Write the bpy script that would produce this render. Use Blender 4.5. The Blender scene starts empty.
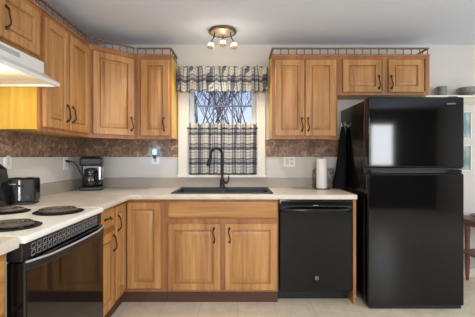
import bpy, bmesh, math, random
from mathutils import Matrix, Vector
PI = math.pi
S = bpy.context.scene
C = S.collection

# ------------------------------------------------------------------ camera, world, light, exposure
cam_d = bpy.data.cameras.new('camera')
cam = bpy.data.objects.new('camera', cam_d)
C.objects.link(cam)
cam.location = (0, 0, 1.227)
cam.rotation_euler = (PI/2, 0, 0)
cam_d.sensor_width = 36
cam_d.lens = 36*330/475
cam_d.shift_y = -2/475
cam_d.clip_start = 0.05
S.camera = cam
S.view_settings.view_transform = 'Standard'
S.view_settings.look = 'None'
S.view_settings.gamma = 1
S.view_settings.exposure = 0.0

W = bpy.data.worlds.new('sky'); S.world = W
W.use_nodes = True
wn = W.node_tree.nodes; wl = W.node_tree.links
sky = wn.new('ShaderNodeTexSky')
sky.sky_type = 'NISHITA'
sky.sun_disc = False
sky.sun_elevation = math.radians(28)
sky.sun_rotation = math.radians(200)
sky.air_density = 1.4
sky.ozone_density = 3.0
tint = wn.new('ShaderNodeMix'); tint.data_type = 'RGBA'; tint.blend_type = 'MULTIPLY'; tint.inputs[0].default_value = 1
tint.inputs[7].default_value = (.92, .80, 1.0, 1)
wl.new(sky.outputs[0], tint.inputs[6]); wl.new(tint.outputs[2], wn['Background'].inputs[0])
wn['Background'].inputs[1].default_value = 0.17

def area(name, loc, rot, sx, sy, power, col):
    l = bpy.data.lights.new(name, 'AREA')
    l.shape = 'RECTANGLE'; l.size = sx; l.size_y = sy
    l.energy = power; l.color = col
    o = bpy.data.objects.new(name, l); C.objects.link(o)
    o.location = loc; o.rotation_euler = rot
    return o
# lights at unseen windows; wide rear and right ones are added fill (rear wall y=-2.6, right wall x=4.1)
area('fill_rear_wide', (-0.2, -2.55, 1.45), (PI/2, 0, 0), 2.2, 1.3, 62, (0.88, 0.96, 1.08))
area('daylight_rear_small', (3.42, -2.55, 1.5), (PI/2, 0, 0), 0.5, 0.95, 38, (0.94, 0.98, 1.05))
area('fill_right', (4.70, 0.6, 1.45), (0, PI/2, 0), 1.3, 1.8, 56, (0.88, 0.96, 1.08))
# added overhead fill behind the camera, not a known fixture
area('rear_fill_overhead', (0.7, -0.7, 2.30), (0, 0, 0), 0.5, 0.5, 46, (0.96, 0.98, 1.0))

# ------------------------------------------------------------------ helpers
D = 3.36            # back wall
WX = -1.55          # left wall
CEIL = 2.365
RNG = random.Random(7)

def lin(r, g, b):
    f = lambda c: (c/255/12.92) if c/255 <= .04045 else ((c/255+.055)/1.055)**2.4
    return (f(r), f(g), f(b), 1)

def I4(): return Matrix.Identity(4)
def frame(origin, ang):
    return Matrix.Translation(Vector(origin)) @ Matrix.Rotation(ang, 4, 'Z')

class MB:
    def __init__(s, M=None):
        s.bm = bmesh.new(); s.M = M if M is not None else I4()
    def _v(s, p): return s.bm.verts.new(s.M @ Vector(p))
    def box(s, x0, y0, z0, x1, y1, z1, bev=0, seg=2):
        v = [s._v(p) for p in ((x0,y0,z0),(x1,y0,z0),(x1,y1,z0),(x0,y1,z0),(x0,y0,z1),(x1,y0,z1),(x1,y1,z1),(x0,y1,z1))]
        fs = [s.bm.faces.new([v[i] for i in q]) for q in ((3,2,1,0),(4,5,6,7),(0,1,5,4),(1,2,6,5),(2,3,7,6),(3,0,4,7))]
        if bev:
            es = list({e for f in fs for e in f.edges})
            bmesh.ops.bevel(s.bm, geom=es, offset=bev, segments=seg, affect='EDGES', profile=.5)
        return s
    def prism(s, pts, z0, z1, bev=0):
        a = [s._v((x,y,z0)) for x,y in pts]; b = [s._v((x,y,z1)) for x,y in pts]
        n = len(pts); fs = [s.bm.faces.new(a[::-1]), s.bm.faces.new(b)]
        for i in range(n):
            j = (i+1) % n; fs.append(s.bm.faces.new((a[i],a[j],b[j],b[i])))
        if bev:
            bmesh.ops.bevel(s.bm, geom=list({e for f in fs for e in f.edges}), offset=bev, segments=2, affect='EDGES')
        return s
    def prismx(s, pts, x0, x1, bev=0):      # outline in (y,z), extruded along x
        a = [s._v((x0,y,z)) for y,z in pts]; b = [s._v((x1,y,z)) for y,z in pts]
        n = len(pts); fs = [s.bm.faces.new(a), s.bm.faces.new(b[::-1])]
        for i in range(n):
            j = (i+1) % n; fs.append(s.bm.faces.new((a[j],a[i],b[i],b[j])))
        bmesh.ops.recalc_face_normals(s.bm, faces=fs)
        if bev:
            bmesh.ops.bevel(s.bm, geom=list({e for f in fs for e in f.edges}), offset=bev, segments=2, affect='EDGES')
        return s
    def loft(s, rings, cap0=True, cap1=True, closed=True):
        R = [[s._v(p) for p in r] for r in rings]
        n = len(R[0])
        for a, b in zip(R, R[1:]):
            for i in range(n if closed else n-1):
                j = (i+1) % n
                s.bm.faces.new((a[i],a[j],b[j],b[i]))
        if cap0: s.bm.faces.new(R[0][::-1])
        if cap1: s.bm.faces.new(R[-1])
        return s
    def tube(s, pts, r, seg=8, closed=False):
        pts = [Vector(p) for p in pts]; n = len(pts)
        rr = r if isinstance(r, (list, tuple)) else [r]*n
        rings = []; up = None
        for i, p in enumerate(pts):
            if closed: t = pts[(i+1)%n]-pts[i-1]
            else: t = pts[min(i+1,n-1)]-pts[max(i-1,0)]
            t.normalize()
            if up is None: up = Vector((0,0,1)) if abs(t.z) < .9 else Vector((1,0,0))
            a = up.cross(t)
            if a.length < 1e-4: a = Vector((0,1,0)).cross(t)
            a.normalize(); b = t.cross(a); up = b
            rings.append([tuple(p+(a*math.cos(2*PI*k/seg)+b*math.sin(2*PI*k/seg))*rr[i]) for k in range(seg)])
        if closed: rings.append(rings[0])
        return s.loft(rings, not closed, not closed)
    def cyl(s, p0, p1, r, r1=None, seg=20): return s.tube([p0,p1], [r, r if r1 is None else r1], seg)
    def lathe(s, c, prof, seg=24, axis='Z', cap0=True, cap1=True):
        rings = []
        for r, h in prof:
            ring = []
            for k in range(seg):
                a = 2*PI*k/seg; x, y = r*math.cos(a), r*math.sin(a)
                q = (x,y,h) if axis == 'Z' else ((x,-h,y) if axis == 'Y' else (h,x,y))   # Y: height points to -y
                ring.append((c[0]+q[0], c[1]+q[1], c[2]+q[2]))
            rings.append(ring)
        return s.loft(rings, cap0, cap1)
    def door(s, x0, z0, x1, z1, t=.02, fw=.058, y=0.0):
        w, h = x1-x0, z1-z0
        fw = min(fw, .28*min(w,h))
        rs = [(0,0),(0,t-.005),(.005,t),(fw-.005,t),(fw-.001,t-.004),(fw+.001,t-.017),(fw+.008,t-.017),(fw+.010,t-.010),(fw+.034,t-.003),(fw+.036,t)]
        rings = [[(x0+i,y-d,z0+i),(x1-i,y-d,z0+i),(x1-i,y-d,z1-i),(x0+i,y-d,z1-i)] for i,d in rs]
        return s.loft(rings)
    def slab(s, x0, z0, x1, z1, t=.02, y=0.0):
        rs = [(0,0),(0,t-.009),(.004,t-.006),(.012,t-.004),(.016,t)]
        return s.loft([[(x0+i,y-d,z0+i),(x1-i,y-d,z0+i),(x1-i,y-d,z1-i),(x0+i,y-d,z1-i)] for i,d in rs])
    def grid(s, fn, nu, nv, uv=None):
        V = [[s._v(fn(i/nu, j/nv)) for j in range(nv+1)] for i in range(nu+1)]
        lay = s.bm.loops.layers.uv.verify() if uv else None
        for i in range(nu):
            for j in range(nv):
                f = s.bm.faces.new((V[i][j],V[i+1][j],V[i+1][j+1],V[i][j+1]))
                if uv:
                    for lp, (a,b) in zip(f.loops, ((i,j),(i+1,j),(i+1,j+1),(i,j+1))):
                        lp[lay].uv = uv(a/nu, b/nv)
        return s

ORI = {}
def link_mesh(name, mb, mat, org, parent=None, smooth=True, normals=True):
    if normals: bmesh.ops.recalc_face_normals(mb.bm, faces=mb.bm.faces[:])
    mb.bm.normal_update(); hard = []
    for k, e in enumerate(mb.bm.edges):      # flat panels keep a true flat normal beside their rounded edges
        if len(e.link_faces) == 2:
            ar = sorted(f.calc_area() for f in e.link_faces)
            if e.calc_face_angle(0) > .14 and ar[1] > 12*ar[0]: hard.append(k)
    me = bpy.data.meshes.new(name)
    mb.bm.to_mesh(me); mb.bm.free()
    me.transform(Matrix.Translation(-Vector(org)))
    if smooth:
        for p in me.polygons: p.use_smooth = True
        me.set_sharp_from_angle(angle=math.radians(38))
        for k in hard: me.edges[k].use_edge_sharp = True
        for p in me.polygons:
            if all(me.edges[me.loops[l].edge_index].use_edge_sharp for l in p.loop_indices): p.use_smooth = False
        me.update()
    me.materials.append(mat)
    o = bpy.data.objects.new(name, me); C.objects.link(o)
    if parent: o.parent = parent
    else: o.location = org
    ORI[o] = Vector(org)
    return o
def thing(name, label, cat, loc, group=None):
    o = bpy.data.objects.new(name, None); C.objects.link(o)
    o.location = loc; o.empty_display_size = .05
    ORI[o] = Vector(loc)
    o['label'] = label; o['category'] = cat
    if group: o['group'] = group
    return o
def part(name, mb, mat, parent, label=None, **k):
    o = link_mesh(name, mb, mat, ORI[parent], parent, **k)
    if label: o['label'] = label
    return o
def solo(name, mb, mat, label, cat, org, group=None, **k):
    o = link_mesh(name, mb, mat, org, **k)
    o['label'] = label; o['category'] = cat
    if group: o['group'] = group
    return o
def struct(name, mb, mat, **k):
    o = link_mesh(name, mb, mat, (0,0,0), **k); o['kind'] = 'structure'; return o

# ------------------------------------------------------------------ materials
def new_mat(name):
    m = bpy.data.materials.new(name); m.use_nodes = True
    return m, m.node_tree.nodes, m.node_tree.links, m.node_tree.nodes['Principled BSDF']
def plain(name, col, rough=.5, metal=0, spec=.5, bump=0, bscale=200, var=0, coat=0):
    m, n, l, p = new_mat(name)
    p.inputs['Base Color'].default_value = col
    p.inputs['Roughness'].default_value = rough
    p.inputs['Metallic'].default_value = metal
    p.inputs['Specular IOR Level'].default_value = spec
    p.inputs['Coat Weight'].default_value = coat
    tc = n.new('ShaderNodeTexCoord')
    nz = n.new('ShaderNodeTexNoise'); nz.inputs['Scale'].default_value = bscale
    l.new(tc.outputs['Object'], nz.inputs['Vector'])
    if var:
        mx = n.new('ShaderNodeMix'); mx.data_type = 'RGBA'; mx.blend_type = 'MULTIPLY'
        mx.inputs[0].default_value = var
        mx.inputs[6].default_value = col
        l.new(nz.outputs['Fac'], mx.inputs[7]); l.new(mx.outputs[2], p.inputs['Base Color'])
    if bump:
        b = n.new('ShaderNodeBump'); b.inputs['Strength'].default_value = bump; b.inputs['Distance'].default_value = .002
        l.new(nz.outputs['Fac'], b.inputs['Height']); l.new(b.outputs[0], p.inputs['Normal'])
    return m
def ramp(n, stops, interp='LINEAR'):
    r = n.new('ShaderNodeValToRGB'); cr = r.color_ramp; cr.interpolation = interp
    while len(cr.elements) < len(stops): cr.elements.new(.5)
    for e, (p, c) in zip(cr.elements, stops): e.position = p; e.color = c
    return r
def wood(name, dark, mid, light, horiz=False, rough=.38):
    m, n, l, p = new_mat(name)
    tc = n.new('ShaderNodeTexCoord')
    mp = n.new('ShaderNodeMapping'); mp.inputs['Scale'].default_value = (2.2,2.2,42) if horiz else (42,42,2.2)
    l.new(tc.outputs['Object'], mp.inputs['Vector'])
    nz = n.new('ShaderNodeTexNoise'); nz.inputs['Scale'].default_value = 1; nz.inputs['Detail'].default_value = 6; nz.inputs['Roughness'].default_value = .6
    nz.inputs['Distortion'].default_value = .4
    l.new(mp.outputs[0], nz.inputs['Vector'])
    mp2 = n.new('ShaderNodeMapping'); mp2.inputs['Scale'].default_value = (1,1,7) if horiz else (7,7,.8)
    l.new(tc.outputs['Object'], mp2.inputs['Vector'])
    nz2 = n.new('ShaderNodeTexNoise'); nz2.inputs['Scale'].default_value = 1.5; nz2.inputs['Detail'].default_value = 2
    l.new(mp2.outputs[0], nz2.inputs['Vector'])
    ma = n.new('ShaderNodeMath'); ma.operation = 'MULTIPLY_ADD'; ma.inputs[1].default_value = .55
    mb_ = n.new('ShaderNodeMath'); mb_.operation = 'MULTIPLY'; mb_.inputs[1].default_value = .45
    l.new(nz2.outputs['Fac'], mb_.inputs[0]); l.new(nz.outputs['Fac'], ma.inputs[0]); l.new(mb_.outputs[0], ma.inputs[2])
    r = ramp(n, [(.30,dark),(.5,mid),(.70,light)])
    l.new(ma.outputs[0], r.inputs[0]); l.new(r.outputs[0], p.inputs['Base Color'])
    p.inputs['Roughness'].default_value = rough
    b = n.new('ShaderNodeBump'); b.inputs['Strength'].default_value = .15; b.inputs['Distance'].default_value = .001
    l.new(nz.outputs['Fac'], b.inputs['Height']); l.new(b.outputs[0], p.inputs['Normal'])
    return m
OAK = wood('oak_upright_grain', lin(138,88,44), lin(180,129,74), lin(204,156,100))
YOAK = wood('yellow_veneer_side', lin(182,140,44), lin(202,158,58), lin(214,174,80))
OAKH = wood('oak_level_grain', lin(140,88,40), lin(179,126,67), lin(202,154,94), True)
FRAME = wood('oak_face_frame', lin(128,78,42), lin(158,103,58), lin(180,126,76))
RAIL = wood('dark_oak_rail', lin(92,62,40), lin(116,82,54), lin(136,98,66), True)
KICK = plain('toe_kick_brown', lin(82,54,36), .6)
REDW = wood('reddish_table_wood', lin(96,56,42), lin(122,74,56), lin(140,90,70), True)
WALL = plain('warm_white_paint', lin(208,204,195), .7, spec=.3, bump=.1, bscale=90)
CEILM = plain('ceiling_paint', lin(222,231,244), .85, spec=.2, bump=.35, bscale=60)
TRIM = plain('cream_trim_paint', lin(228,222,208), .4)
WHITE = plain('white_plastic', lin(236,234,228), .35)
SASH = plain('white_sash', lin(226,228,226), .35)
NICKEL = plain('warm_brushed_nickel', lin(150,126,102), .35, .7)
RINGM = plain('brown_nickel_ring', lin(112,92,74), .35, .7)
PLATE = plain('pale_brushed_nickel', lin(206,190,168), .4, .55)
MUNT = plain('backlit_grey_grid_bars', lin(140,146,164), .5)  # bars greyed in colour to carry their backlit shade
BRONZE = plain('oil_rubbed_bronze', lin(62,46,38), .38, .7)
CHROME = plain('chrome', lin(205,205,205), .18, 1)
BLACK = plain('black_gloss_enamel', lin(12,12,13), .10, spec=.45)
FRIDGE = plain('black_textured_door', lin(9,9,10), .06, spec=.38)
DISH = plain('black_dishwasher_front', lin(16,16,17), .2, spec=.3)
BLKP = plain('black_plastic', lin(24,24,25), .4)
MIDG = plain('mid_grey_badge', lin(112,110,108), .4)
SOCK = plain('socket_off_white', lin(206,203,196), .4)
DARKG = plain('dark_grey_plastic', lin(52,52,54), .4)
GLASSB = plain('black_oven_glass', lin(14,12,11), .05, spec=.6)
ENAMEL = plain('cream_white_enamel', lin(243,240,232), .22)
HOODW = plain('white_hood_enamel', lin(232,230,224), .3)
GREY = plain('light_grey_print', lin(176,176,174), .4)
SINKM = plain('black_granite_composite', lin(34,34,35), .45, bump=.1, bscale=500)
FAUC = plain('matte_black_faucet', lin(26,25,25), .35, .4)
TOWEL = plain('black_cotton', lin(27,28,32), .95, spec=.1, bump=.5, bscale=300)
PAPER = plain('white_paper', lin(240,238,232), .9, spec=.1, bump=.3, bscale=160)
WIRE = plain('dark_wire', lin(120,114,106), .4, .6)
STONEW = plain('grey_green_stoneware', lin(120,126,118), .35, var=.35, bscale=14)
BARK = plain('grey_bark', lin(104,92,88), .9, bump=.5, bscale=20)
GROUND = plain('winter_grass', lin(140,130,100), .95, var=.5, bscale=3)
COIL = plain('burner_coil', lin(104,94,84), .42, .5)
PAN = plain('drip_pan', lin(40,37,35), .25, .6)
CARAFE = plain('dark_carafe_glass', lin(22,20,19), .05, spec=.6)

def laminate():
    m, n, l, p = new_mat('beige_speckled_laminate')
    tc = n.new('ShaderNodeTexCoord')
    a = n.new('ShaderNodeTexNoise'); a.inputs['Scale'].default_value = 160; a.inputs['Detail'].default_value = 3
    b = n.new('ShaderNodeTexNoise'); b.inputs['Scale'].default_value = 6; b.inputs['Detail'].default_value = 3
    l.new(tc.outputs['Object'], a.inputs['Vector']); l.new(tc.outputs['Object'], b.inputs['Vector'])
    ad = n.new('ShaderNodeMath'); ad.operation = 'MULTIPLY_ADD'; ad.inputs[1].default_value = .5
    hf = n.new('ShaderNodeMath'); hf.operation = 'MULTIPLY'; hf.inputs[1].default_value = .5
    l.new(b.outputs['Fac'], hf.inputs[0]); l.new(a.outputs['Fac'], ad.inputs[0]); l.new(hf.outputs[0], ad.inputs[2])
    r = ramp(n, [(.32,lin(194,181,163)),(.5,lin(216,204,187)),(.68,lin(229,220,206))])
    l.new(ad.outputs[0], r.inputs[0]); l.new(r.outputs[0], p.inputs['Base Color'])
    p.inputs['Roughness'].default_value = .3
    return m
LAM = laminate()
LAMB = plain('shaded_taupe_upstand_laminate', lin(172,161,148), .4, var=.25, bscale=180)  # greyer than the top, and darkened for the shade under the wall cabinets

def floor_mat():
    m, n, l, p = new_mat('mottled_beige_tile')
    tc = n.new('ShaderNodeTexCoord')
    b = n.new('ShaderNodeTexBrick'); b.offset = 0
    b.inputs['Scale'].default_value = 1; b.inputs['Brick Width'].default_value = .305; b.inputs['Row Height'].default_value = .305
    b.inputs['Mortar Size'].default_value = .003; b.inputs['Mortar Smooth'].default_value = .6
    l.new(tc.outputs['Object'], b.inputs['Vector'])
    a = n.new('ShaderNodeTexNoise'); a.inputs['Scale'].default_value = 9; a.inputs['Detail'].default_value = 7; a.inputs['Roughness'].default_value = .65
    l.new(tc.outputs['Object'], a.inputs['Vector'])
    r = ramp(n, [(.3,lin(216,198,168)),(.5,lin(232,216,189)),(.72,lin(242,230,208))])
    l.new(a.outputs['Fac'], r.inputs[0])
    b.inputs['Mortar'].default_value = lin(196,186,172)
    l.new(r.outputs[0], b.inputs['Color1']); l.new(r.outputs[0], b.inputs['Color2'])
    l.new(b.outputs['Color'], p.inputs['Base Color'])
    p.inputs['Roughness'].default_value = .32
    return m
FLOOR = floor_mat()
TAUPE = plain('taupe_paint', lin(92,85,78), .7, spec=.3)

def tin_mat():
    m, n, l, p = new_mat('embossed_brown_backsplash')
    tc = n.new('ShaderNodeTexCoord')
    a = n.new('ShaderNodeTexNoise'); a.inputs['Scale'].default_value = 17; a.inputs['Detail'].default_value = 6; a.inputs['Roughness'].default_value = .62; a.inputs['Distortion'].default_value = 1.3
    l.new(tc.outputs['Object'], a.inputs['Vector'])
    v = n.new('ShaderNodeTexVoronoi'); v.inputs['Scale'].default_value = 26
    l.new(tc.outputs['Object'], v.inputs['Vector'])
    r = ramp(n, [(.34,lin(84,62,46)),(.47,lin(124,96,72)),(.58,lin(152,122,96)),(.70,lin(190,160,132))])
    l.new(a.outputs['Fac'], r.inputs[0]); l.new(r.outputs[0], p.inputs['Base Color'])
    p.inputs['Roughness'].default_value = .42; p.inputs['Metallic'].default_value = .1
    bp = n.new('ShaderNodeBump'); bp.inputs['Strength'].default_value = .7; bp.inputs['Distance'].default_value = .006
    l.new(a.outputs['Fac'], bp.inputs['Height']); l.new(bp.outputs[0], p.inputs['Normal'])
    return m
TIN = tin_mat()

def plaid_mat():
    m, n, l, p = new_mat('navy_cream_plaid_cotton')
    uv = n.new('ShaderNodeUVMap')
    sp = n.new('ShaderNodeSeparateXYZ'); l.new(uv.outputs[0], sp.inputs[0])
    w = (1,1,1,1); g = lambda v: (v,v,v,1)
    def chan(sock, period, ph):
        a = n.new('ShaderNodeMath'); a.operation = 'MULTIPLY_ADD'; a.inputs[1].default_value = 1/period; a.inputs[2].default_value = ph
        l.new(sock, a.inputs[0])
        f = n.new('ShaderNodeMath'); f.operation = 'FRACT'; l.new(a.outputs[0], f.inputs[0])
        r = ramp(n, [(0,lin(146,148,160)),(.20,lin(246,243,236)),(.25,lin(164,166,174)),(.29,lin(248,246,240)),(.34,lin(150,152,163)),
                     (.44,lin(248,246,240)),(.62,lin(222,212,198)),(.66,lin(249,247,243)),(.82,lin(176,176,184)),(.86,lin(249,247,243))], 'CONSTANT')
        l.new(f.outputs[0], r.inputs[0]); return r
    ru = chan(sp.outputs[0], .150, .1); rv = chan(sp.outputs[1], .15, .35)
    mx = n.new('ShaderNodeMix'); mx.data_type = 'RGBA'; mx.blend_type = 'MULTIPLY'; mx.inputs[0].default_value = 1
    l.new(ru.outputs[0], mx.inputs[6]); l.new(rv.outputs[0], mx.inputs[7])
    l.new(mx.outputs[2], p.inputs['Base Color'])
    p.inputs['Roughness'].default_value = .9; p.inputs['Specular IOR Level'].default_value = .1
    t = n.new('ShaderNodeBsdfTranslucent'); l.new(mx.outputs[2], t.inputs['Color'])
    ms = n.new('ShaderNodeMixShader'); ms.inputs[0].default_value = .5
    l.new(p.outputs[0], ms.inputs[1]); l.new(t.outputs[0], ms.inputs[2])
    l.new(ms.outputs[0], n['Material Output'].inputs['Surface'])
    return m
PLAID = plaid_mat()

def emit(name, col, st):
    m, n, l, p = new_mat(name)
    p.inputs['Emission Color'].default_value = col; p.inputs['Emission Strength'].default_value = st
    p.inputs['Base Color'].default_value = col
    return m
BULB = emit('lit_bulb', (1,.90,.76,1), 3.2)
HOODL = emit('lit_hood_lens', (1,.86,.60,1), 4)
NIGHT = emit('lit_blue_night_light', (.12,.40,1,1), 5)

def pane_mat():
    m, n, l, p = new_mat('window_glass')
    t = n.new('ShaderNodeBsdfTransparent'); g = n.new('ShaderNodeBsdfGlossy'); g.inputs['Roughness'].default_value = .02
    fr = n.new('ShaderNodeFresnel'); fr.inputs[0].default_value = 1.35
    mx = n.new('ShaderNodeMixShader'); l.new(fr.outputs[0], mx.inputs[0]); l.new(t.outputs[0], mx.inputs[1]); l.new(g.outputs[0], mx.inputs[2])
    l.new(mx.outputs[0], n['Material Output'].inputs['Surface'])
    return m
PANE = pane_mat()

def picture_mat(name, seed, cols):
    m, n, l, p = new_mat(name)
    tc = n.new('ShaderNodeTexCoord')
    mp = n.new('ShaderNodeMapping'); mp.inputs['Scale'].default_value = (14,1,5); mp.inputs['Location'].default_value = (seed,0,seed)
    l.new(tc.outputs['Object'], mp.inputs['Vector'])
    a = n.new('ShaderNodeTexNoise'); a.inputs['Scale'].default_value = 1.2; a.inputs['Detail'].default_value = 4
    l.new(mp.outputs[0], a.inputs['Vector'])
    r = ramp(n, [(.3,cols[0]),(.5,cols[1]),(.7,cols[2])]); l.new(a.outputs['Fac'], r.inputs[0]); l.new(r.outputs[0], p.inputs['Base Color'])
    p.inputs['Roughness'].default_value = .6
    return m
PIC1 = picture_mat('blue_green_print', 3, [lin(92,116,120),lin(130,156,164),lin(196,204,200)])
PIC2 = picture_mat('teal_grey_print', 9, [lin(84,108,104),lin(136,160,156),lin(200,206,198)])

# ------------------------------------------------------------------ structure
XR, YR = 4.75, -2.6
WOX0, WOX1, WOZ0, WOZ1 = -.511, .207, 1.035, 2.02
struct('floor', MB().box(WX-.1, YR-.1, -.1, XR+.1, D+.12, 0), FLOOR)
struct('ceiling', MB().box(WX-.1, YR-.1, CEIL, XR+.1, D+.12, CEIL+.1), CEILM)
struct('wall_left', MB().box(WX-.12, YR, 0, WX, D+.12, CEIL), WALL)
b = MB()
b.box(WX, D, 0, WOX0, D+.12, CEIL); b.box(WOX1, D, 0, XR, D+.12, CEIL)
b.box(WOX0, D, 0, WOX1, D+.12, WOZ0); b.box(WOX0, D, WOZ1, WOX1, D+.12, CEIL)
struct('wall_back', b, WALL)
b = MB()   # rear wall with two window openings, the wide one added for its fill
b.box(WX, YR-.12, 0, -1.35, YR, CEIL); b.box(.95, YR-.12, 0, 3.15, YR, CEIL); b.box(3.69, YR-.12, 0, XR, YR, CEIL)
for x0, x1, z0, z1 in ((-1.35,.95,.75,2.15),(3.15,3.69,1.0,2.0)):
    b.box(x0, YR-.12, 0, x1, YR, z0); b.box(x0, YR-.12, z1, x1, YR, CEIL)
struct('wall_rear', b, TAUPE)
b = MB()
b.box(XR, YR, 0, XR+.12, -.35, CEIL); b.box(XR, 1.55, 0, XR+.12, D, CEIL)
b.box(XR, -.35, 0, XR+.12, 1.55, .75); b.box(XR, -.35, 2.15, XR+.12, 1.55, CEIL)
struct('wall_right', b, WALL)
for k, (x0, x1, z0, z1) in enumerate(((-1.35,.95,.75,2.15),(3.15,3.69,1.0,2.0))):
    b = MB(); w = .07
    b.box(x0-w, YR, z0-w, x0, YR+.02, z1+w); b.box(x1, YR, z0-w, x1+w, YR+.02, z1+w)
    b.box(x0, YR, z0-w, x1, YR+.02, z0); b.box(x0, YR, z1, x1, YR+.02, z1+w)
    struct('window_%d' % (k+2), b, TRIM)
b = MB(); w = .07
b.box(XR-.02, -.35-w, .75-w, XR, -.35, 2.15+w); b.box(XR-.02, 1.55, .75-w, XR, 1.55+w, 2.15+w)
b.box(XR-.02, -.35, .75-w, XR, 1.55, .75); b.box(XR-.02, -.35, 2.15, XR, 1.55, 2.15+w)
struct('window_4', b, TRIM)  # unseen window added to go with the right-hand fill
struct('baseboard_back', MB().box(1.83, D-.014, 0, XR, D, .09, .004), TRIM)
struct('baseboard_right', MB().box(XR-.014, YR, 0, XR, D-.02, .09, .004), TRIM)
struct('ground', MB().box(-30, D+.13, -.75, 30, 60, -.7), GROUND)

# window over the sink
win = MB()
cw = .09
win.box(WOX0-cw, D-.02, WOZ0, WOX0, D, WOZ1, .004); win.box(WOX1, D-.02, WOZ0, WOX1+cw-.015, D, WOZ1, .004)
win.box(WOX0-cw, D-.02, WOZ1, WOX1+cw-.015, D, WOZ1+.08, .004)
wo = struct('window_1', win, TRIM)
j = MB()
j.box(WOX0, D-.005, WOZ0, WOX0+.014, D+.12, WOZ1); j.box(WOX1-.014, D-.005, WOZ0, WOX1, D+.12, WOZ1); j.box(WOX0+.014, D-.005, WOZ1-.014, WOX1-.014, D+.12, WOZ1)
part('jamb', j, SASH, wo)
part('sill', MB().box(WOX0-.10, D-.035, WOZ0-.022, WOX1+.085, D+.12, WOZ0+.004, .004), TRIM, wo)
def sash(x0, x1, z0, z1, y, cols, rows):
    f = MB(); w = .046
    f.box(x0, y, z0, x0+w, y+.03, z1, .003); f.box(x1-w, y, z0, x1, y+.03, z1, .003)
    f.box(x0+w, y, z0, x1-w, y+.03, z0+w, .003); f.box(x0+w, y, z1-w, x1-w, y+.03, z1, .003)
    so = part('sash', f, SASH, wo)
    mu = MB(); gx0, gx1, gz0, gz1 = x0+w, x1-w, z0+w, z1-w
    for i in range(1, cols): xx = gx0+(gx1-gx0)*i/cols; mu.box(xx-.008, y+.008, gz0, xx+.008, y+.022, gz1)
    for i in range(1, rows): zz = gz0+(gz1-gz0)*i/rows; mu.box(gx0, y+.0085, zz-.008, gx1, y+.0215, zz+.008)
    part('muntin_grid', mu, MUNT, so)
    part('pane', MB().box(gx0, y+.013, gz0, gx1, y+.017, gz1), PANE, so)
sash(WOX0+.014, WOX1-.014, 1.50, WOZ1-.014, D+.075, 3, 2)
sash(WOX0+.014, WOX1-.014, WOZ0+.004, 1.545, D+.04, 3, 2)

# ------------------------------------------------------------------ cabinets
def handle(M, x, z, L=.10, vert=True, y=-.02, parent=None):
    pts = []; rad = []
    for k in range(13):
        t = k/12; s = (t-.5)*L
        prof = min(1, math.sin(PI*t)*1.7)
        out = y-.002-.021*prof
        wob = .007*math.sin(2*PI*t)
        pts.append((x+wob, out, z+s) if vert else (x+s, out, z+wob))
        rad.append(.0072-.0026*prof)
    b = MB(M); b.tube(pts, rad, 8)
    for e in (-.5, .5):
        c = (x, y, z+e*L) if vert else (x+e*L, y, z)
        b.lathe(c, [(.010,0),(.010,.003),(.006,.006)], 10, 'Y')
    return part('handle', b, BRONZE, parent)

def gallery(M, x0, x1, z, parent, n=None, ends=(0,0), depth=.3, y=.004):
    b = MB(M); b.box(x0, y, z+.052, x1, y+.016, z+.066, .002)
    if ends[0]: b.box(x0, y+.016, z+.052, x0+.016, y+depth, z+.066, .002)
    if ends[1]: b.box(x1-.016, y+.016, z+.052, x1, y+depth, z+.066, .002)
    r = part('gallery_rail', b, RAIL, parent, 'dark wooden gallery rail along the top edge')
    n = n or max(2, round((x1-x0)/.075))
    spots = [(x0+.012+(x1-x0-.024)*k/n, y+.008) for k in range(n+1)]
    m = max(1, round((depth-.02)/.09))
    for side, on in ((x0+.008, ends[0]), (x1-.008, ends[1])):
        if on: spots += [(side, y+.008+(depth-.03)*k/m) for k in range(1, m+1)]
    for sx, sy in spots:
        s = MB(M); s.lathe((sx, sy, z), [(.005,0),(.0062,.010),(.0035,.02),(.0035,.034),(.006,.044),(.005,.052)], 8)
        part('spindle', s, RAIL, r)

def wall_cab(M, w, z0, z1, doors, label, depth=.308, loc=None, gal=True, ends=(0,0), fw=.038, door_z=None, hz=None, extra=None):
    o = thing('wall_cabinet', label, 'cabinet', loc or (M @ Vector((w/2, depth/2, z0))), 'oak wall cabinets')
    c = MB(M); c.box(0, .019, z0+.012, w, depth, z1)
    part('carcass', c, YOAK, o, 'yellow veneered cabinet box')
    f = MB(M)
    f.box(0, 0, z0, fw, .019, z1); f.box(w-fw, 0, z0, w, .019, z1)
    f.box(fw, 0, z0, w-fw, .019, z0+fw); f.box(fw, 0, z1-fw, w-fw, .019, z1)
    if len(doors) == 2:
        mx = (doors[0][1]+doors[1][0])/2; f.box(mx-.02, 0.0005, z0+fw, mx+.02, .019, z1-fw)
    part('face_frame', f, FRAME, o)
    dz0, dz1 = door_z or (z0+.03, z1-.045)
    for x0, x1, hx in doors:
        d = MB(M); d.door(x0, dz0, x1, dz1)
        dd = part('door', d, OAK, o)
        if hx is not None: handle(M, hx, hz if hz is not None else dz0+.105, .115, True, -.02, dd)
    cm = MB(M); cm.box(-.0, -.008, z1-.012, w, depth, z1+.004, .002)
    part('top_moulding', cm, FRAME, o)
    if gal: gallery(M, 0, w, z1+.004, o, ends=ends, depth=depth-.01)
    return o
ZB, ZT = 1.387, 2.166
UF = 3.05           # upper face-frame plane of the back run
LX = -1.24          # upper face-frame plane of the left run
LM = lambda y: frame((LX, y, 0), PI/2)      # local x -> +y, outward -> +x
BM_ = lambda x: frame((x, UF, 0), 0)
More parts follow.
